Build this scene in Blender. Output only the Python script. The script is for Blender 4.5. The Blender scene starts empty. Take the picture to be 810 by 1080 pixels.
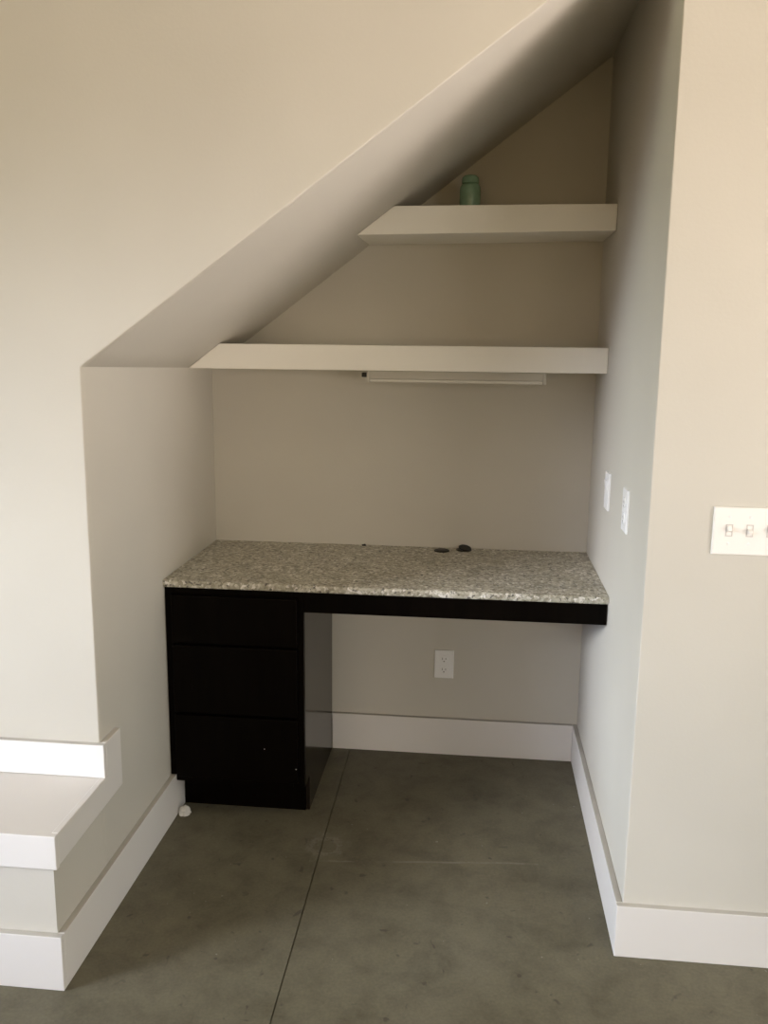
import bpy, bmesh, math, random
from mathutils import Vector, Matrix, noise

scene = bpy.context.scene
COL = scene.collection
random.seed(4)

# ------------------------------------------------------------------ measured dimensions (metres)
W, D = 1.2923, 1.0273            # alcove width and depth
ZK, M_ = 1.392, 0.7267           # height where the sloped soffit starts at x=0, and its slope
HB, TB = 0.1356, 0.016           # baseboard height / thickness
YS = -0.269                      # front of the stair landing
ZT = 0.382                       # top of the landing
ZC, CT = 0.76, 0.0225            # desk top height, slab thickness
YC, YF = 0.476, 0.490            # slab front edge, cabinet face
RX0, RX1, RY0, RZ = -3.2, 3.8, -5.4, 3.0   # the rest of the room


# ------------------------------------------------------------------ materials
def new_mat(name):
    m = bpy.data.materials.new(name)
    m.use_nodes = True
    nt = m.node_tree
    return m, nt, nt.nodes['Principled BSDF']


def nd(nt, t, **kw):
    n = nt.nodes.new(t)
    for k, v in kw.items():
        if k in n.inputs:
            n.inputs[k].default_value = v
        else:
            setattr(n, k, v)
    return n


def coords(nt):
    return nd(nt, 'ShaderNodeTexCoord').outputs['Object']


def ramp(nt, fac, stops, interp='LINEAR'):
    r = nd(nt, 'ShaderNodeValToRGB')
    r.color_ramp.interpolation = interp
    e = r.color_ramp.elements
    while len(e) < len(stops):
        e.new(0.5)
    for el, (p, c) in zip(e, stops):
        el.position = p
        el.color = (c[0], c[1], c[2], 1) if hasattr(c, '__len__') else (c, c, c, 1)
    nt.links.new(fac, r.inputs['Fac'])
    return r.outputs['Color']


def noise_tex(nt, vec, scale, detail=3, rough=0.5, distortion=0.0):
    n = nd(nt, 'ShaderNodeTexNoise', Scale=scale, Detail=detail, Roughness=rough, Distortion=distortion)
    nt.links.new(vec, n.inputs['Vector'])
    return n.outputs['Fac']


def mix(nt, fac, a, b, mode='MIX'):
    n = nd(nt, 'ShaderNodeMix', data_type='RGBA', blend_type=mode)
    for sock, v in ((n.inputs[0], fac), (n.inputs[6], a), (n.inputs[7], b)):
        if hasattr(v, 'is_output'):
            nt.links.new(v, sock)
        else:
            sock.default_value = v if not hasattr(v, '__len__') else (v[0], v[1], v[2], 1)
    return n.outputs[2]


def math_n(nt, op, a, b=None):
    n = nd(nt, 'ShaderNodeMath', operation=op)
    for i, v in enumerate((a, b)):
        if v is None:
            continue
        if hasattr(v, 'is_output'):
            nt.links.new(v, n.inputs[i])
        else:
            n.inputs[i].default_value = v
    return n.outputs[0]


def bump(nt, bsdf, h, strength, dist=0.001):
    b = nd(nt, 'ShaderNodeBump', Strength=strength, Distance=dist)
    nt.links.new(h, b.inputs['Height'])
    nt.links.new(b.outputs['Normal'], bsdf.inputs['Normal'])


def paint(name, col, rough, peel=0.0, var=0.03, spec=0.3):
    m, nt, b = new_mat(name)
    v = coords(nt)
    n = noise_tex(nt, v, 2.3, 2)
    lo = [c * (1 - var) for c in col]
    hi = [min(1, c * (1 + var)) for c in col]
    nt.links.new(ramp(nt, n, [(0.3, lo), (0.7, hi)]), b.inputs['Base Color'])
    b.inputs['Roughness'].default_value = rough
    b.inputs['Specular IOR Level'].default_value = spec
    if peel:
        h = noise_tex(nt, v, 120, 2, 0.5)
        bump(nt, b, h, peel, 0.002)
    return m


WALL = paint('wall_paint', (0.60, 0.565, 0.49), 0.62, 0.13)
TRIM = paint('trim_paint', (0.765, 0.73, 0.685), 0.42, 0.0, 0.015)
SHELF = paint('shelf_paint', (0.88, 0.85, 0.77), 0.5, 0.0, 0.015)
CEIL = paint('ceiling_paint', (0.72, 0.70, 0.65), 0.8, 0.1)
TOP_GREY = paint('grey_top_paint', (0.46, 0.43, 0.38), 0.9, 0.0, 0.12)  # darker grey for the upward faces of the boards
PLASTIC = paint('white_plastic', (0.86, 0.85, 0.83), 0.32, 0.0, 0.01, 0.5)
PLASTIC_WARM = paint('switch_plastic', (0.88, 0.85, 0.80), 0.3, 0.0, 0.01, 0.5)
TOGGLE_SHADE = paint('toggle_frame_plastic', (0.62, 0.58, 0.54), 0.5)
TREAD = paint('tread_paint', (0.615, 0.572, 0.525), 0.5, 0.0, 0.02)
SLOT = paint('dark_slot', (0.30, 0.285, 0.27), 0.6)
BARP = paint('light_bar_paint', (0.50, 0.465, 0.395), 0.45, 0.0, 0.01)
BLACK = paint('black_plastic', (0.012, 0.011, 0.010), 0.4)
CHALK = paint('white_filler', (0.62, 0.60, 0.56), 0.9, 0.6, 0.08)
DIFF = paint('milky_diffuser', (0.62, 0.59, 0.52), 0.35, 0.0, 0.01, 0.5)


def make_espresso():
    m, nt, b = new_mat('espresso_wood')
    v = coords(nt)
    mp = nd(nt, 'ShaderNodeMapping')
    mp.inputs['Scale'].default_value = (60, 60, 4)
    nt.links.new(v, mp.inputs['Vector'])
    n = noise_tex(nt, mp.outputs[0], 1.0, 4)
    nt.links.new(ramp(nt, n, [(0.3, (0.0016, 0.0010, 0.0007)), (0.75, (0.0034, 0.0022, 0.0014))]), b.inputs['Base Color'])
    b.inputs['Roughness'].default_value = 0.36
    b.inputs['Specular IOR Level'].default_value = 0.05
    bump(nt, b, n, 0.03)
    return m


ESP = make_espresso()


def make_side():
    m, nt, b = new_mat('espresso_side_panel')
    v = coords(nt)
    n = noise_tex(nt, v, 8, 3)
    nt.links.new(ramp(nt, n, [(0.3, (0.007, 0.0048, 0.0036)), (0.7, (0.012, 0.008, 0.006))]), b.inputs['Base Color'])
    b.inputs['Roughness'].default_value = 0.14
    b.inputs['Specular IOR Level'].default_value = 0.20
    return m


SIDE = make_side()


def make_granite():
    m, nt, b = new_mat('speckled_granite')
    v = coords(nt)
    vo = nd(nt, 'ShaderNodeTexVoronoi', Scale=130.0, Randomness=1.0)
    nt.links.new(v, vo.inputs['Vector'])
    grain = nd(nt, 'ShaderNodeSeparateColor')
    nt.links.new(vo.outputs['Color'], grain.inputs[0])
    base = ramp(nt, grain.outputs[0], [(0.0, (0.30, 0.277, 0.212)), (0.35, (0.44, 0.410, 0.322)),
                                       (0.75, (0.57, 0.540, 0.448)), (1.0, (0.82, 0.79, 0.73))])
    blot = ramp(nt, noise_tex(nt, v, 14, 4, 0.6, 0.6), [(0.35, (0.62, 0.58, 0.50)), (0.62, (1.0, 1.0, 1.0))])
    c1 = mix(nt, 0.55, base, blot, 'MULTIPLY')
    # dark mineral flecks of two sizes
    f1 = ramp(nt, noise_tex(nt, v, 70, 2, 0.55), [(0.60, (0, 0, 0)), (0.64, (1, 1, 1))])
    f2 = ramp(nt, noise_tex(nt, v, 150, 1, 0.5), [(0.63, (0, 0, 0)), (0.70, (1, 1, 1))])
    c2 = mix(nt, math_n(nt, 'MULTIPLY', f1, 0.8), c1, (0.055, 0.05, 0.045))
    c3 = mix(nt, math_n(nt, 'MULTIPLY', f2, 0.55), c2, (0.08, 0.07, 0.06))
    vein = ramp(nt, noise_tex(nt, v, 5.5, 5, 0.65, 1.3), [(0.57, (0, 0, 0)), (0.68, (1, 1, 1))])
    c4 = mix(nt, math_n(nt, 'MULTIPLY', vein, 0.42), c3, (0.12, 0.105, 0.085))
    nt.links.new(c4, b.inputs['Base Color'])
    b.inputs['Roughness'].default_value = 0.34
    b.inputs['Specular IOR Level'].default_value = 0.35
    return m


GRAN = make_granite()


def make_concrete():
    m, nt, b = new_mat('concrete_floor')
    v = coords(nt)
    sx = nd(nt, 'ShaderNodeSeparateXYZ')
    nt.links.new(v, sx.inputs[0])
    X, Y = sx.outputs[0], sx.outputs[1]
    big = noise_tex(nt, v, 1.7, 5, 0.6, 0.4)
    c0 = ramp(nt, big, [(0.30, (0.134, 0.119, 0.078)), (0.52, (0.148, 0.132, 0.089)), (0.75, (0.164, 0.148, 0.104))])
    mid = ramp(nt, noise_tex(nt, v, 9, 5, 0.65, 0.3), [(0.30, (0.74, 0.73, 0.71)), (0.52, (1.0, 1.0, 1.0)), (0.75, (1.2, 1.2, 1.19))])
    c1 = mix(nt, 1.0, c0, mid, 'MULTIPLY')
    fine = ramp(nt, noise_tex(nt, v, 130, 3, 0.6), [(0.3, (0.88, 0.88, 0.87)), (0.7, (1.08, 1.08, 1.08))])
    c2 = mix(nt, 1.0, c1, fine, 'MULTIPLY')
    # small dark chips and pale paint specks
    dk = ramp(nt, noise_tex(nt, v, 26, 2, 0.5, 0.5), [(0.68, (0, 0, 0)), (0.74, (1, 1, 1))])
    c3 = mix(nt, math_n(nt, 'MULTIPLY', dk, 0.55), c2, (0.045, 0.04, 0.032))
    lt = ramp(nt, noise_tex(nt, v, 61, 1, 0.4), [(0.785, (0, 0, 0)), (0.80, (1, 1, 1))])
    c4 = mix(nt, math_n(nt, 'MULTIPLY', lt, 0.5), c3, (0.33, 0.31, 0.27))
    # faint pale scraped line crossing the slab, and a pale smudge where it meets the joint
    wob = math_n(nt, 'MULTIPLY', math_n(nt, 'SUBTRACT', noise_tex(nt, v, 7, 2), 0.5), 0.012)
    yl = math_n(nt, 'ADD', math_n(nt, 'ADD', math_n(nt, 'MULTIPLY', X, 0.099), 0.2465), wob)
    dist = math_n(nt, 'ABSOLUTE', math_n(nt, 'SUBTRACT', Y, yl))
    line = ramp(nt, dist, [(0.0, (1, 1, 1)), (0.0022, (0.6, 0.6, 0.6)), (0.0060, (0, 0, 0))])
    inx = math_n(nt, 'MULTIPLY', math_n(nt, 'GREATER_THAN', X, 0.47), math_n(nt, 'LESS_THAN', X, 1.12))
    brk = ramp(nt, noise_tex(nt, v, 11, 4, 0.7), [(0.40, (0.1, 0.1, 0.1)), (0.58, (1, 1, 1))])
    lm = math_n(nt, 'MULTIPLY', math_n(nt, 'MULTIPLY', line, inx), brk)
    c5 = mix(nt, math_n(nt, 'MULTIPLY', lm, 0.36), c4, (0.36, 0.34, 0.29))
    dx = math_n(nt, 'SUBTRACT', X, 0.50)
    dy = math_n(nt, 'SUBTRACT', Y, 0.375)
    rr = math_n(nt, 'SQRT', math_n(nt, 'ADD', math_n(nt, 'MULTIPLY', dx, dx), math_n(nt, 'MULTIPLY', dy, dy)))
    rr = math_n(nt, 'ADD', rr, math_n(nt, 'MULTIPLY', math_n(nt, 'SUBTRACT', noise_tex(nt, v, 22, 4, 0.7), 0.5), 0.14))
    ring = ramp(nt, rr, [(0.0, (0, 0, 0)), (0.030, (0, 0, 0)), (0.042, (1, 1, 1)), (0.052, (0.2, 0.2, 0.2)), (0.075, (0, 0, 0))])
    c6 = mix(nt, math_n(nt, 'MULTIPLY', ring, 0.30), c5, (0.36, 0.34, 0.29))
    nt.links.new(c6, b.inputs['Base Color'])
    rgh = ramp(nt, big, [(0.3, (0.50, 0.50, 0.50)), (0.7, (0.66, 0.66, 0.66))])
    nt.links.new(rgh, b.inputs['Roughness'])
    b.inputs['Specular IOR Level'].default_value = 0.3
    bump(nt, b, noise_tex(nt, v, 60, 5, 0.65), 0.10, 0.002)
    return m


CONC = make_concrete()


def make_jar_mat():
    m, nt, b = new_mat('green_glaze')
    v = coords(nt)
    n = noise_tex(nt, v, 30, 3)
    nt.links.new(ramp(nt, n, [(0.35, (0.24, 0.38, 0.25)), (0.65, (0.29, 0.45, 0.31))]), b.inputs['Base Color'])
    b.inputs['Roughness'].default_value = 0.22
    b.inputs['Transmission Weight'].default_value = 0.15
    return m


JAR = make_jar_mat()


def make_glass():
    m, nt, b = new_mat('window_glass')
    b.inputs['Base Color'].default_value = (1, 1, 1, 1)
    b.inputs['Roughness'].default_value = 0.0
    b.inputs['Transmission Weight'].default_value = 1.0
    b.inputs['IOR'].default_value = 1.45
    return m


GLASS = make_glass()


# ------------------------------------------------------------------ mesh helpers
def box(bm, x0, x1, y0, y1, z0, z1, bev=0.0, seg=2):
    b2 = bmesh.new()
    bmesh.ops.create_cube(b2, size=1.0)
    for v in b2.verts:
        v.co = Vector(((x0 + x1) / 2 + v.co.x * (x1 - x0), (y0 + y1) / 2 + v.co.y * (y1 - y0), (z0 + z1) / 2 + v.co.z * (z1 - z0)))
    if bev:
        bmesh.ops.bevel(b2, geom=list(b2.edges), offset=bev, segments=seg, profile=0.6, affect='EDGES')
    merge(bm, b2)
    return bm


def merge(bm, b2):
    me = bpy.data.meshes.new('tmp')
    b2.to_mesh(me)
    b2.free()
    bm.from_mesh(me)
    bpy.data.meshes.remove(me)


def prism(bm, pts, axis, a, b, bev=0.0, seg=2, bevel_test=None):
    """Extrude an outline from a to b along axis 'x' or 'y'. pts: (y,z) for x, (x,z) for y."""
    b2 = bmesh.new()

    def P(p, t):
        return Vector((t, p[0], p[1])) if axis == 'x' else Vector((p[0], t, p[1]))
    va = [b2.verts.new(P(p, a)) for p in pts]
    vb = [b2.verts.new(P(p, b)) for p in pts]
    n = len(pts)
    b2.faces.new(va)
    b2.faces.new(list(reversed(vb)))
    for i in range(n):
        b2.faces.new((va[i], vb[i], vb[(i + 1) % n], va[(i + 1) % n]))
    bmesh.ops.recalc_face_normals(b2, faces=list(b2.faces))
    if bev:
        ed = [e for e in b2.edges if bevel_test is None or bevel_test(e)]
        bmesh.ops.bevel(b2, geom=ed, offset=bev, segments=seg, profile=0.5, affect='EDGES')
    merge(bm, b2)
    return bm


def lathe(bm, prof, cx, cy, n=40):
    rings = []
    for r, z in prof:
        rings.append([bm.verts.new((cx + r * math.cos(2 * math.pi * k / n), cy + r * math.sin(2 * math.pi * k / n), z)) for k in range(n)])
    for a, b in zip(rings[:-1], rings[1:]):
        for k in range(n):
            bm.faces.new((a[k], a[(k + 1) % n], b[(k + 1) % n], b[k]))
    bm.faces.new(list(reversed(rings[0])))
    bm.faces.new(rings[-1])
    return bm


def obj(name, bm, mat, parent=None, smooth=False, top_mat=None):
    if parent is not None:
        off = parent.location.copy()
        p = parent.parent
        while p is not None:
            off += p.location
            p = p.parent
        bmesh.ops.translate(bm, verts=list(bm.verts), vec=-off)
    bmesh.ops.recalc_face_normals(bm, faces=list(bm.faces))
    me = bpy.data.meshes.new(name)
    bm.to_mesh(me)
    bm.free()
    me.materials.append(mat)
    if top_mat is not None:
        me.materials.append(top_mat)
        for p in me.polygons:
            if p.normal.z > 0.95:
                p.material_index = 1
    if smooth:
        for p in me.polygons:
            p.use_smooth = True
        me.set_sharp_from_angle(angle=math.radians(40))
    o = bpy.data.objects.new(name, me)
    COL.objects.link(o)
    if parent is not None:
        o.parent = parent
    return o


def thing(name, label, cat, loc, group=None):
    o = bpy.data.objects.new(name, None)
    o.empty_display_size = 0.05
    COL.objects.link(o)
    o.location = loc
    o['label'] = label
    o['category'] = cat
    if group:
        o['group'] = group
    return o


def tag(o, label, cat):
    o['label'] = label
    o['category'] = cat
    return o


def struct(name, bm, mat, **kw):
    o = obj(name, bm, mat, **kw)
    o['kind'] = 'structure'
    return o


# ------------------------------------------------------------------ the room shell
bm = bmesh.new()
# the slab in two pours with a narrow saw-cut joint between them (real groove)


def joint_x(y):
    return 0.4970 - 0.0121 * (y - 0.0)


b2 = bmesh.new()
g = 0.0017
ys0, ys1 = RY0 - 0.1, D + 0.1
for s in (-1, 1):
    xa0, xa1 = joint_x(ys0) + s * g, joint_x(ys1) + s * g
    xo = (RX0 - 0.1) if s < 0 else (RX1 + 0.1)
    top = [(xo, ys0), (xa0, ys0), (xa1, ys1), (xo, ys1)]
    vt = [b2.verts.new((x, y, 0)) for x, y in top]
    vb = [b2.verts.new((x, y, -0.1)) for x, y in top]
    b2.faces.new(vt)
    b2.faces.new(vb)
    for i in range(4):
        b2.faces.new((vt[i], vt[(i + 1) % 4], vb[(i + 1) % 4], vb[i]))
# bottom of the groove
vg = [b2.verts.new(p) for p in ((joint_x(ys0) - g, ys0, -0.005), (joint_x(ys0) + g, ys0, -0.005), (joint_x(ys1) + g, ys1, -0.005), (joint_x(ys1) - g, ys1, -0.005))]
b2.faces.new(vg)
merge(bm, b2)
struct('floor', bm, CONC)

ZW = ZK + M_ * W
FT = 0.02                          # thickness of the wall face skin around the opening


def open_edge(e):
    a, b_ = e.verts[0].co, e.verts[1].co
    m = (a + b_) / 2
    if abs(a.y) > 1e-6 or abs(b_.y) > 1e-6:
        return False
    if -0.001 < m.x < W + 0.001 and m.z < ZW + 0.01:
        return True
    return False


bm = prism(bmesh.new(), [(RX0, 0), (0, 0), (0, ZK), (W, ZW), (W, 0), (RX1, 0), (RX1, RZ), (RX0, RZ)],
           'y', 0.0, FT, 0.004, 3, open_edge)
struct('wall_front', bm, WALL, smooth=True)

struct('wall_left', box(bmesh.new(), -0.1, 0.0, FT, D, 0, ZK + 0.0), WALL)
struct('wall_right', box(bmesh.new(), W, W + 0.1, FT, D, 0, ZW + 0.2), WALL)
struct('wall_back', box(bmesh.new(), -0.1, W + 0.1, D, D + 0.1, 0, ZW + 0.2), WALL)
# the boarding of the soffit sags a little towards the back at its low end
def soffit_z(x, y):
    return ZK + M_ * x - 0.029 * (y / D) * max(0.0, 1 - x / W)


bm = bmesh.new()
NX, NY = 24, 12
gx = [-0.1] + [W * i / NX for i in range(NX + 1)]
gy = [FT + (D - FT) * j / NY for j in range(NY + 1)]
low = [[bm.verts.new((x, y, soffit_z(max(x, 0.0), y))) for y in gy] for x in gx]
ZS = ZW + 0.2
for i in range(len(gx) - 1):
    for j in range(NY):
        bm.faces.new((low[i][j], low[i + 1][j], low[i + 1][j + 1], low[i][j + 1]))
c4 = [bm.verts.new((gx[a_], gy[b_], ZS)) for a_, b_ in ((0, 0), (-1, 0), (-1, -1), (0, -1))]
bm.faces.new(c4)
bm.faces.new([low[i][0] for i in range(len(gx))] + [c4[1], c4[0]])
bm.faces.new([low[i][-1] for i in range(len(gx))] + [c4[2], c4[3]])
bm.faces.new(low[0] + [c4[3], c4[0]])
bm.faces.new(low[-1] + [c4[2], c4[1]])
struct('ceiling_soffit', bm, WALL, smooth=True)

# the rest of the room, behind and beside the camera
struct('ceiling', box(bmesh.new(), RX0 - 0.1, RX1 + 0.1, RY0 - 0.1, FT, RZ, RZ + 0.1), CEIL)


def wall_with_window(name, axis, at, out, a0, a1, w0, w1, z0, z1):
    """A wall plane with one rectangular window opening; axis is its normal."""
    bm = bmesh.new()
    lo, hi = min(at, at + out), max(at, at + out)
    parts = [(a0, w0, 0, RZ), (w1, a1, 0, RZ), (w0, w1, 0, z0), (w0, w1, z1, RZ)]
    for p0, p1, q0, q1 in parts:
        if p1 - p0 < 1e-4:
            continue
        if axis == 'x':
            box(bm, lo, hi, p0, p1, q0, q1)
        else:
            box(bm, p0, p1, lo, hi, q0, q1)
    return struct(name, bm, WALL)


WIN = [  # wall, axis, wall coordinate, outward, wall extent, window extent, sill, head
    ('wall_side_left', 'x', RX0, -0.1, RY0 - 0.1, 0.0, -3.55, -0.65, 0.7, 2.2),
    ('wall_side_right', 'x', RX1, 0.1, RY0 - 0.1, 0.0, -5.1, -0.4, 0.05, 2.2),  # unseen opening, stretched low and far back to house the right-side lights
    ('wall_rear', 'y', RY0, -0.1, RX0, RX1, -1.2, 2.4, 0.6, 2.25),
]
for i, (nm, ax, at, out, a0, a1, w0, w1, z0, z1) in enumerate(WIN):
    wall_with_window(nm, ax, at, out, a0, a1, w0, w1, z0, z1)
    fr, gl = bmesh.new(), bmesh.new()
    lo, hi = min(at, at + out), max(at, at + out)
    mid = (w0 + w1) / 2
    for p0, p1, q0, q1 in ((w0, w0 + 0.05, z0, z1), (w1 - 0.05, w1, z0, z1), (w0 + 0.05, w1 - 0.05, z0, z0 + 0.05),
                           (w0 + 0.05, w1 - 0.05, z1 - 0.05, z1), (mid - 0.02, mid + 0.02, z0 + 0.05, z1 - 0.05)):
        if ax == 'x':
            box(fr, lo + 0.02, hi - 0.02, p0, p1, q0, q1)
        else:
            box(fr, p0, p1, lo + 0.02, hi - 0.02, q0, q1)
    c = (lo + hi) / 2
    for p0, p1 in ((w0 + 0.05, mid - 0.02), (mid + 0.02, w1 - 0.05)):
        if ax == 'x':
            box(gl, c - 0.003, c + 0.003, p0, p1, z0 + 0.05, z1 - 0.05)
        else:
            box(gl, p0, p1, c - 0.003, c + 0.003, z0 + 0.05, z1 - 0.05)
    f = struct('window_%d' % (i + 1), fr, TRIM)
    pane = obj('window_pane', gl, GLASS, f)
    pane['kind'] = 'structure'

# ------------------------------------------------------------------ baseboards
BV = 0.0022


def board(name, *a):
    return struct(name, box(bmesh.new(), *a, BV), TRIM, top_mat=TOP_GREY)


YB = 0.566                                   # where the left board dies behind the cabinet's recessed foot
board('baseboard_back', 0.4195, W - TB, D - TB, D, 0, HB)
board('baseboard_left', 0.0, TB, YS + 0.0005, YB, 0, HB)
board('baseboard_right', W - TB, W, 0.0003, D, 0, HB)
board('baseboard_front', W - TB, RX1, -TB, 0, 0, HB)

# ------------------------------------------------------------------ the low stair landing at the left
t = thing('stair_landing', 'low white stair landing with boxed trim left of the alcove', 'stair', (-0.8, YS / 2, 0))
obj('riser', box(bmesh.new(), RX0, 0.0, YS, -0.0004, 0.0, ZT - 0.02), WALL, t)
obj('tread', box(bmesh.new(), RX0, 0.0, YS, -0.0004, ZT - 0.02, ZT, 0.0), TREAD, t)
obj('nosing_board', box(bmesh.new(), RX0, TB, YS - TB, YS, 0.302, ZT + 0.0008, BV), TRIM, t, top_mat=TREAD)
bm = prism(bmesh.new(), [(YS, 0.306), (YS, ZT + 0.0008), (0.0004, ZT + 0.0008), (0.0004, 0.470), (0.090, 0.470), (0.090, 0.314)],
           'x', 0.0, TB, BV, 2)
struct('trim_1', bm, TRIM, top_mat=TREAD)
struct('trim_2', box(bmesh.new(), RX0, TB, -TB, 0.0, ZT + 0.0010, 0.470, BV), TRIM, top_mat=TOP_GREY)
obj('foot_board', box(bmesh.new(), RX0, TB, YS - TB, YS, 0.0, HB, BV), TRIM, t, top_mat=TOP_GREY)

# ------------------------------------------------------------------ shelves (clipped by the sloped soffit)
def shelf(name, label, yf, zb_l, zb_r, zt_l, zt_r):
    e = 0.0008

    # the left ends follow the soffit
    def meet(z):
        lo, hi = -0.2, W
        for _ in range(40):
            m = (lo + hi) / 2
            if ZK + M_ * m - 0.029 * (yf / D) * (1 - m / W) < z:
                lo = m
            else:
                hi = m
        return (lo + hi) / 2

    xb, xt = max(0.0, meet(zb_l)), meet(zt_l)
    pts = [(xb + e, zb_l), (xt + e, zt_l), (W - e, zt_r), (W - e, zb_r)]
    bm = prism(bmesh.new(), pts, 'y', yf, D - 0.0005, 0.0018, 2)
    return tag(obj(name, bm, SHELF), label, 'shelf')


shelf('wall_shelf', 'long thick cream shelf spanning the alcove, the lower of two', 0.7685, 1.3690, 1.3700, 1.4460, 1.4462)
shelf('wall_shelf', 'short thick cream shelf high under the slope, the upper of two', 0.748, 1.7680, 1.7795, 1.8505, 1.8540)

# slim light bar fixed under the lower shelf
t = thing('under_shelf_light', 'slim off-white light bar fixed under the lower shelf', 'light', (0.84, 0.83, 1.369))
obj('housing', box(bmesh.new(), 0.572, 1.104, 0.79, 0.87, 1.3445, 1.3688, 0.002), BARP, t)
obj('diffuser', box(bmesh.new(), 0.5715, 1.1045, 0.795, 0.865, 1.3335, 1.3445, 0.004, 3), DIFF, t)
obj('end_cap', box(bmesh.new(), 0.563, 0.572, 0.788, 0.872, 1.3335, 1.3688, 0.0015), BARP, t)
obj('end_cap', box(bmesh.new(), 1.104, 1.113, 0.788, 0.872, 1.3335, 1.3688, 0.0015), BARP, t)
c = box(bmesh.new(), 0.545, 0.563, 0.805, 0.825, 1.348, 1.362, 0.003)
obj('power_plug', c, BLACK, t)['label'] = 'dark plug at the left end'

# ------------------------------------------------------------------ desk: cabinet, apron, slab
CX = 0.419
t = thing('drawer_cabinet', 'nearly black three-drawer cabinet under the left end of the desk', 'cabinet', (CX / 2, 0.75, 0))
bm = bmesh.new()
E = 0.0008
# carcass sits over the baseboard at the wall side, stands on a recessed foot
prism(bm, [(E, HB + 0.0012), (0.0185, HB + 0.0012), (0.0185, 0.117), (CX - 0.012, 0.117), (CX - 0.012, 0.7372), (E, 0.7372)],
      'y', YF + 0.019, D - TB - 0.001)
obj('carcass', bm, ESP, t)
# face frame around the drawers
bm = bmesh.new()
prism(bm, [(E, HB + 0.0012), (0.0185, HB + 0.0012), (0.0185, 0.117), (0.034, 0.117), (0.034, 0.7372), (E, 0.7372)], 'y', YF, YF + 0.019)
box(bm, CX - 0.034, CX, YF, YF + 0.019, 0.117, 0.7372, 0.0008)
box(bm, 0.034, CX - 0.034, YF, YF + 0.019, 0.708, 0.7372)
box(bm, 0.034, CX - 0.034, YF, YF + 0.019, 0.117, 0.150)
for zz in (0.5655, 0.3445):
    box(bm, 0.034, CX - 0.034, YF + 0.003, YF + 0.019, zz - 0.012, zz + 0.012)
obj('face_frame', bm, ESP, t)
for z0, z1 in ((0.5695, 0.716), (0.3485, 0.5615), (0.138, 0.3405)):
    d = obj('drawer', box(bmesh.new(), 0.0235, CX - 0.017, YF - 0.017, YF - 0.0006, z0, z1, 0.003, 3), ESP, t)
# glossy side panel, notched at the foot
bm = prism(bmesh.new(), [(YF + 0.019, 0.117), (YF + 0.019, 0.7372), (D - TB - 0.001, 0.7372), (D - TB - 0.001, 0.0), (0.572, 0.0), (0.572, 0.117)],
           'x', CX - 0.012, CX, 0.0006, 1)
obj('side_panel', bm, SIDE, t)['label'] = 'glossy dark side panel'
obj('toe_kick', box(bmesh.new(), TB + 0.001, CX - 0.0125, 0.567, 0.585, 0.0, 0.117), ESP, t)
for x, z, r in ((0.3965, 0.185, 0.0016), (0.3000, 0.245, 0.0012)):
    bm = bmesh.new()
    bmesh.ops.create_icosphere(bm, subdivisions=2, radius=r, matrix=Matrix.Translation((x, YF - 0.0172, z)) @ Matrix.Diagonal((1, 0.4, 1, 1)))
    obj('paint_speck', bm, PLASTIC, t, smooth=True)['label'] = 'white paint speck'

bm = box(bmesh.new(), CX + 0.0006, W - 0.003, YF, YF + 0.02, 0.674, 0.7372, 0.0012)
t = thing('desk', 'speckled grey granite desk top with a nearly black apron, spanning the alcove', 'desk', (W / 2, 0.75, ZC))
obj('apron', bm, ESP, t)['label'] = 'nearly black apron board'

bm = bmesh.new()
b2 = bmesh.new()
box(b2, 0.0008, W - 0.0008, YC, D - 0.0008, ZC - CT, ZC)
fe = [e for e in b2.edges if all(abs(v.co.y - YC) < 1e-5 for v in e.verts) and abs(e.verts[0].co.z - e.verts[1].co.z) < 1e-6]
bmesh.ops.bevel(b2, geom=fe, offset=0.0065, segments=4, profile=0.5, affect='EDGES')
merge(bm, b2)
obj('top', bm, GRAN, t, smooth=True)['label'] = 'speckled grey granite top'

# cable grommets and a black lump standing in for a caulk hole, at the slab's back
t = thing('cable_grommet', 'flat black cable grommet, the left one at the back of the desk top', 'grommet', (0.802, 0.975, ZC), 'cable grommets in the desk top')
obj('rim', lathe(bmesh.new(), [(0.019, ZC + 0.0002), (0.0265, ZC + 0.0002), (0.0262, ZC + 0.0022), (0.0235, ZC + 0.0034), (0.0200, ZC + 0.0022)], 0.802, 0.975), BLACK, t, True)
obj('lid', lathe(bmesh.new(), [(0.0195, ZC + 0.0004), (0.0195, ZC + 0.0024), (0.0180, ZC + 0.0030)], 0.802, 0.975), BLACK, t, True)
t = thing('cable_grommet', 'black cable grommet with its lid tipped up against the back wall', 'grommet', (0.877, 0.998, ZC), 'cable grommets in the desk top')
obj('rim', lathe(bmesh.new(), [(0.019, ZC + 0.0002), (0.0265, ZC + 0.0002), (0.0262, ZC + 0.0022), (0.0235, ZC + 0.0034), (0.0200, ZC + 0.0022)], 0.877, 0.998), BLACK, t, True)
bm = lathe(bmesh.new(), [(0.0215, 0.0), (0.0222, 0.002), (0.0205, 0.0035)], 0, 0)
bmesh.ops.transform(bm, matrix=Matrix.Translation((0.880, 1.001, ZC + 0.0060)) @ Matrix.Rotation(math.radians(13), 4, 'X') @ Matrix.Rotation(math.radians(9), 4, 'Y'), verts=list(bm.verts))
obj('lid', bm, BLACK, t, True)


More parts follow.
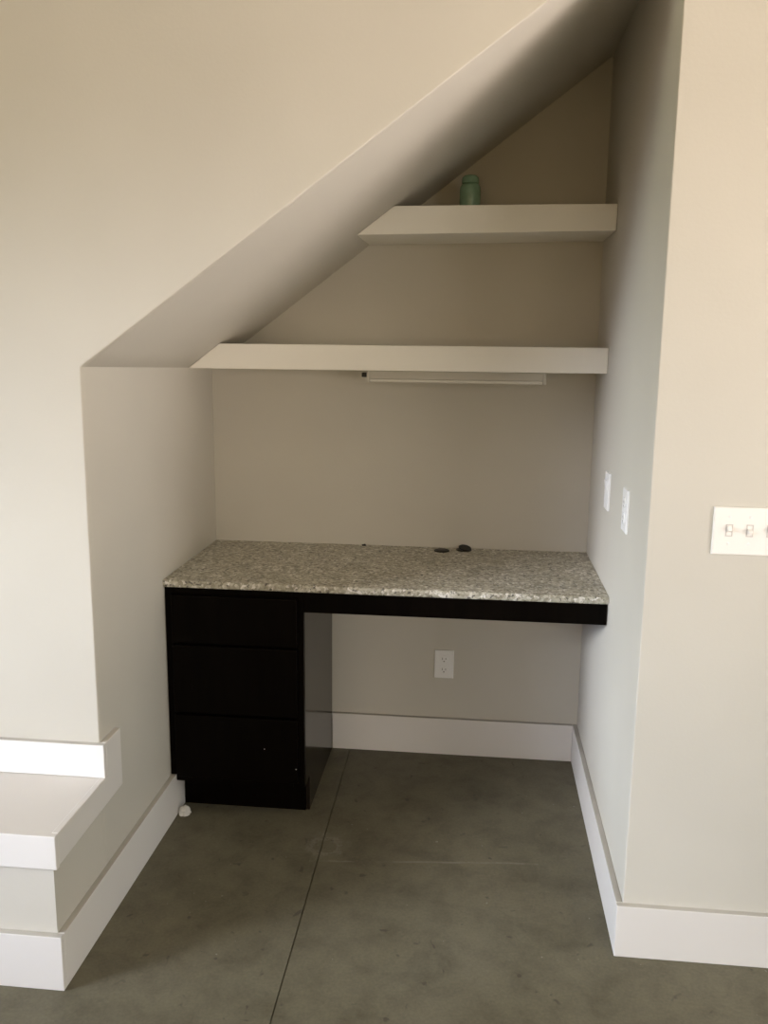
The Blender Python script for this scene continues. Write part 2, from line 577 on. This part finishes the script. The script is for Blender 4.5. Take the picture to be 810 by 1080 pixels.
def lump(bm, loc, size, seed, amp, sub=3):
    b2 = bmesh.new()
    bmesh.ops.create_icosphere(b2, subdivisions=sub, radius=1.0)
    for v in b2.verts:
        n = noise.noise(v.co * 1.4 + Vector((seed, 0, 0))) + 0.5 * noise.noise(v.co * 3.1 + Vector((0, seed, 0)))
        c = v.co * (1 + amp * n)
        c.z = max(c.z, -0.55)
        v.co = Vector((loc[0] + c.x * size[0], loc[1] + c.y * size[1], loc[2] + (c.z + 0.55) * size[2]))
    merge(bm, b2)
    return bm


tag(obj('caulk_hole_lump', lump(bmesh.new(), (0.531, 1.013, ZC), (0.008, 0.005, 0.004), 3.3, 0.5, 2), BLACK, smooth=True),
    'tiny black lump standing in for a caulk hole at the back edge of the desk top', 'caulk_hole_lump')
tag(obj('filler_lump', lump(bmesh.new(), (0.036, 0.500, 0.0), (0.018, 0.020, 0.016), 7.1, 0.45), CHALK, smooth=False),
    'small white lump on the floor at the foot of the cabinet', 'lump')

# ------------------------------------------------------------------ green jar on the upper shelf
jx, jy, jz = 0.8665, 0.865, 1.8525
t = thing('jar', 'small green lidded jar standing on the upper shelf', 'jar', (jx, jy, jz))
obj('body', lathe(bmesh.new(), [(0.024, jz), (0.0290, jz + 0.002), (0.0315, jz + 0.008), (0.0318, jz + 0.058), (0.0305, jz + 0.068), (0.0260, jz + 0.075), (0.0235, jz + 0.0775)], jx, jy), JAR, t, True)
obj('lid', lathe(bmesh.new(), [(0.0240, jz + 0.0776), (0.0258, jz + 0.079), (0.0258, jz + 0.088), (0.0245, jz + 0.095), (0.0190, jz + 0.1005), (0.0100, jz + 0.1025)], jx, jy), JAR, t, True)

# ------------------------------------------------------------------ electrical plates
def rounded_plate(bm, u0, u1, v0, v1, depth, fn, bev=0.003):
    """fn(u, v, d) places a point; d is the distance out of the wall."""
    b2 = bmesh.new()
    box(b2, u0, u1, v0, v1, 0, depth)
    top = [e for e in b2.edges if all(abs(v.co.z - depth) < 1e-6 for v in e.verts)]
    bmesh.ops.bevel(b2, geom=top, offset=min(bev, depth * 0.7), segments=3, profile=0.6, affect='EDGES')
    for v in b2.verts:
        v.co = Vector(fn(v.co.x, v.co.y, v.co.z))
    bmesh.ops.recalc_face_normals(b2, faces=list(b2.faces))
    merge(bm, b2)
    return bm


# triple toggle switch on the right front wall
fn = lambda u, v, d: (u, -d, v)
px0, px1, pz0, pz1 = 1.4300, 1.5855, 1.0035, 1.1105
t = thing('light_switch', 'wide white three-toggle switch plate on the front wall right of the alcove', 'switch', ((px0 + px1) / 2, 0, (pz0 + pz1) / 2))
obj('cover_plate', rounded_plate(bmesh.new(), px0, px1, pz0, pz1, 0.0058, fn, 0.004), PLASTIC_WARM, t)
zc = (pz0 + pz1) / 2 + 0.002
for k in range(3):
    x = 1.464 + 0.0437 * k
    fm = bmesh.new()
    fr = lambda u, v, d: (u, -0.0058 - d, v)
    for a in ((x - 0.0075, x - 0.0052, zc - 0.0135, zc + 0.0135), (x + 0.0052, x + 0.0075, zc - 0.0135, zc + 0.0135),
              (x - 0.0052, x + 0.0052, zc + 0.0115, zc + 0.0135), (x - 0.0052, x + 0.0052, zc - 0.0135, zc - 0.0115)):
        box(fm, a[0], a[1], -0.0066, -0.0056, a[2], a[3])
    obj('toggle_frame', fm, TOGGLE_SHADE, t)['label'] = 'grey slot around the toggle'
    tg = bmesh.new()
    box(tg, x - 0.0045, x + 0.0045, -0.0105, 0.0, -0.005, 0.005, 0.0015)
    bmesh.ops.transform(tg, matrix=Matrix.Translation((0, -0.0035, zc)) @ Matrix.Rotation(math.radians(-28 if k != 1 else 28), 4, 'X'), verts=list(tg.verts))
    obj('toggle', tg, PLASTIC_WARM, t)
    for dz in (0.030, -0.030):
        sc = bmesh.new()
        bmesh.ops.create_cone(sc, cap_ends=True, segments=16, radius1=0.0032, radius2=0.0026, depth=0.0014,
                              matrix=Matrix.Translation((x, -0.0063, zc + dz)) @ Matrix.Rotation(math.pi / 2, 4, 'X'))
        obj('screw', sc, PLASTIC, t)

# rocker switch and a duplex outlet on the right alcove wall
fnr = lambda u, v, d: (W - d, u, v)
t = thing('light_switch', 'white rocker switch on the right alcove wall, the deeper of two plates above the desk', 'switch', (W, 0.615, 1.04))
obj('cover_plate', rounded_plate(bmesh.new(), 0.580, 0.650, 0.986, 1.094, 0.0065, fnr, 0.003), PLASTIC, t)
rk = bmesh.new()
prism(rk, [(W - 0.0065, 1.008), (W - 0.0095, 1.009), (W - 0.0078, 1.040), (W - 0.0115, 1.071), (W - 0.0065, 1.072)], 'y', 0.599, 0.631, 0.0006, 1)
obj('rocker', rk, PLASTIC, t)
for dz in (0.0485, -0.0485):
    sc = bmesh.new()
    bmesh.ops.create_cone(sc, cap_ends=True, segments=16, radius1=0.0026, radius2=0.0032, depth=0.0014,
                          matrix=Matrix.Translation((W - 0.0069, 0.615, 1.04 + dz)) @ Matrix.Rotation(math.pi / 2, 4, 'Y'))
    obj('screw', sc, PLASTIC, t)


def duplex(t, cu, cv, fn, plate_w, plate_h, rot):
    obj('cover_plate', rounded_plate(bmesh.new(), cu - plate_w / 2, cu + plate_w / 2, cv - plate_h / 2, cv + plate_h / 2, 0.0055, fn, 0.003), PLASTIC, t)
    for s in (1, -1):
        z = cv + s * 0.0195
        r = bmesh.new()
        pts = []
        for k in range(24):
            a = 2 * math.pi * k / 24
            pts.append((max(-0.0145, min(0.0145, 0.0172 * math.cos(a))), 0.0145 * math.sin(a)))
        lo = [r.verts.new(fn(cu + p[0], z + p[1], 0.0050)) for p in pts]
        hi = [r.verts.new(fn(cu + p[0] * 0.96, z + p[1] * 0.96, 0.0078)) for p in pts]
        for k in range(24):
            r.faces.new((lo[k], lo[(k + 1) % 24], hi[(k + 1) % 24], hi[k]))
        r.faces.new(hi)
        r.faces.new(list(reversed(lo)))
        rc = obj('receptacle', r, PLASTIC, t)
        sl = bmesh.new()
        for du, h in ((-0.006, 0.0085), (0.006, 0.0068)):
            rounded_plate(sl, cu + du - 0.0011, cu + du + 0.0011, z + 0.0018 - h / 2, z + 0.0018 + h / 2, 0.0003, lambda u, v, d: fn(u, v, 0.0078 + d), 0.0001)
        rounded_plate(sl, cu - 0.0024, cu + 0.0024, z - 0.0100, z - 0.0055, 0.0003, lambda u, v, d: fn(u, v, 0.0078 + d), 0.0001)
        obj('slot', sl, SLOT, rc)
    sc = bmesh.new()
    rounded_plate(sc, cu - 0.0028, cu + 0.0028, cv - 0.0028, cv + 0.0028, 0.0010, lambda u, v, d: fn(u, v, 0.0055 + d), 0.0008)
    obj('screw', sc, PLASTIC, t)


t = thing('wall_outlet', 'white double outlet on the right alcove wall, nearer the front than the rocker switch', 'outlet', (W, 0.295, 1.04))
duplex(t, 0.295, 1.042, fnr, 0.072, 0.110, 0)
fnb = lambda u, v, d: (u, D - d, v)
t = thing('wall_outlet', 'white double outlet low on the back wall under the desk', 'outlet', (0.818, D, 0.337))
duplex(t, 0.818, 0.337, fnb, 0.068, 0.104, 0)

# ------------------------------------------------------------------ light: windows, fill lights added on the right, and one warm ceiling lamp
def area(name, loc, dirv, sx, sy, energy, col, spread=180):
    l = bpy.data.lights.new(name, 'AREA')
    l.shape = 'RECTANGLE'
    l.size, l.size_y = sx, sy
    l.energy = energy
    l.color = col
    l.spread = math.radians(spread)
    o = bpy.data.objects.new(name, l)
    COL.objects.link(o)
    o.location = loc
    d = Vector(dirv).normalized()
    zax = -d
    xax = Vector((0, 0, 1)).cross(zax).normalized()
    yax = zax.cross(xax)
    o.rotation_euler = Matrix((xax, yax, zax)).transposed().to_euler()
    return o


LIGHTS = {
    'rear_window_high': ((0.6, -5.25, 1.8), (0, 1, -0.35), 3.5, 0.8, 11.64, (1.0, 0.705, 0.32), 160),
    'rear_window_low': ((0.6, -5.25, 1.0), (0, 1, -0.1), 3.5, 0.8, 9.21, (1.0, 0.666, 0.242), 160),
    'rear_window_sky': ((0.6, -5.25, 1.75), (0.0, 0.819, -0.574), 3.5, 0.8, 11.4, (0.884, 0.916, 1.0), 70),
    'near_ceiling_lamp': ((2.0, -0.9, 2.93), (0, 0.001, -1), 0.3, 0.3, 5.42, (1.0, 0.89, 0.637), 180),
    'left_front_pane_level': ((-3.1, -1.25, 1.5), (0.927, 0.375, 0.0), 1.0, 1.2, 10.49, (0.989, 1.0, 0.549), 120),
    'left_front_pane_low': ((-3.1, -1.25, 0.9), (0.918, 0.371, -0.139), 1.0, 0.6, 3.74, (0.469, 0.714, 1.0), 60),
    'right_far_fill': ((3.65, -4.2, 1.4), (-1, 0.6, -0.2), 1.6, 1.3, 41.12, (1.0, 0.921, 0.81), 160),  # added fill far back on the right, no patio known there
    'right_upward_fill': ((3.65, -2.1, 0.6), (-0.671, 0.47, 0.574), 1.9, 0.6, 17.05, (1.0, 0.812, 0.698), 70),  # added fill aimed upwards to brighten the soffit
    'right_window_front_sky': ((3.7, -0.95, 1.5), (-0.84, 0.34, -0.423), 1.0, 1.2, 5.86, (0.877, 0.968, 1.0), 80),
    'right_upward_fill_near': ((3.66, -1.5, 0.5), (-0.772, 0.428, 0.469), 1.2, 0.6, 9.54, (1.0, 0.906, 0.859), 60),  # second added upward fill for the soffit, no outside step known
    'left_window_low_level': ((-3.08, -1.9, 0.75), (0.855, 0.514, -0.07), 1.2, 0.5, 2.86, (0.622, 0.727, 1.0), 40),
    'left_window_low_sky': ((-3.05, -2.55, 1.3), (0.76, 0.552, -0.342), 1.8, 0.8, 2.3, (0.12, 0.28, 1.0), 50),
    'left_window_main_sky': ((-3.08, -2.1, 1.9), (0.802, 0.521, -0.292), 1.2, 0.5, 11.2, (0.89, 0.925, 1.0), 34),
}
for k, a in LIGHTS.items():
    area(k, *a)

w = bpy.data.worlds.new('sky')
w.use_nodes = True
w.node_tree.nodes['Background'].inputs['Color'].default_value = (0.8, 0.9, 1.0, 1)
w.node_tree.nodes['Background'].inputs['Strength'].default_value = 0.02
scene.world = w

# ------------------------------------------------------------------ camera
cam = bpy.data.cameras.new('camera')
co = bpy.data.objects.new('camera', cam)
COL.objects.link(co)
R = Vector((0.99446894, 0.10444735, 0.01105811))
U = Vector((-0.03033163, 0.18479539, 0.98230884))
F = Vector((-0.10055607, 0.97721104, -0.18694133))
mw = Matrix((R, U, -F)).transposed().to_4x4()
mw.translation = Vector((0.90725901, -1.98192197, 1.45429473))
co.matrix_world = mw
cam.sensor_fit = 'HORIZONTAL'
cam.sensor_width = 36.0
cam.lens = 938.566 * 36.0 / 810.0
cam.clip_start = 0.05
scene.camera = co

scene.view_settings.view_transform = 'Standard'
scene.view_settings.look = 'None'
scene.view_settings.gamma = 1.0
scene.view_settings.use_curve_mapping = False
scene.view_settings.exposure = 0.0
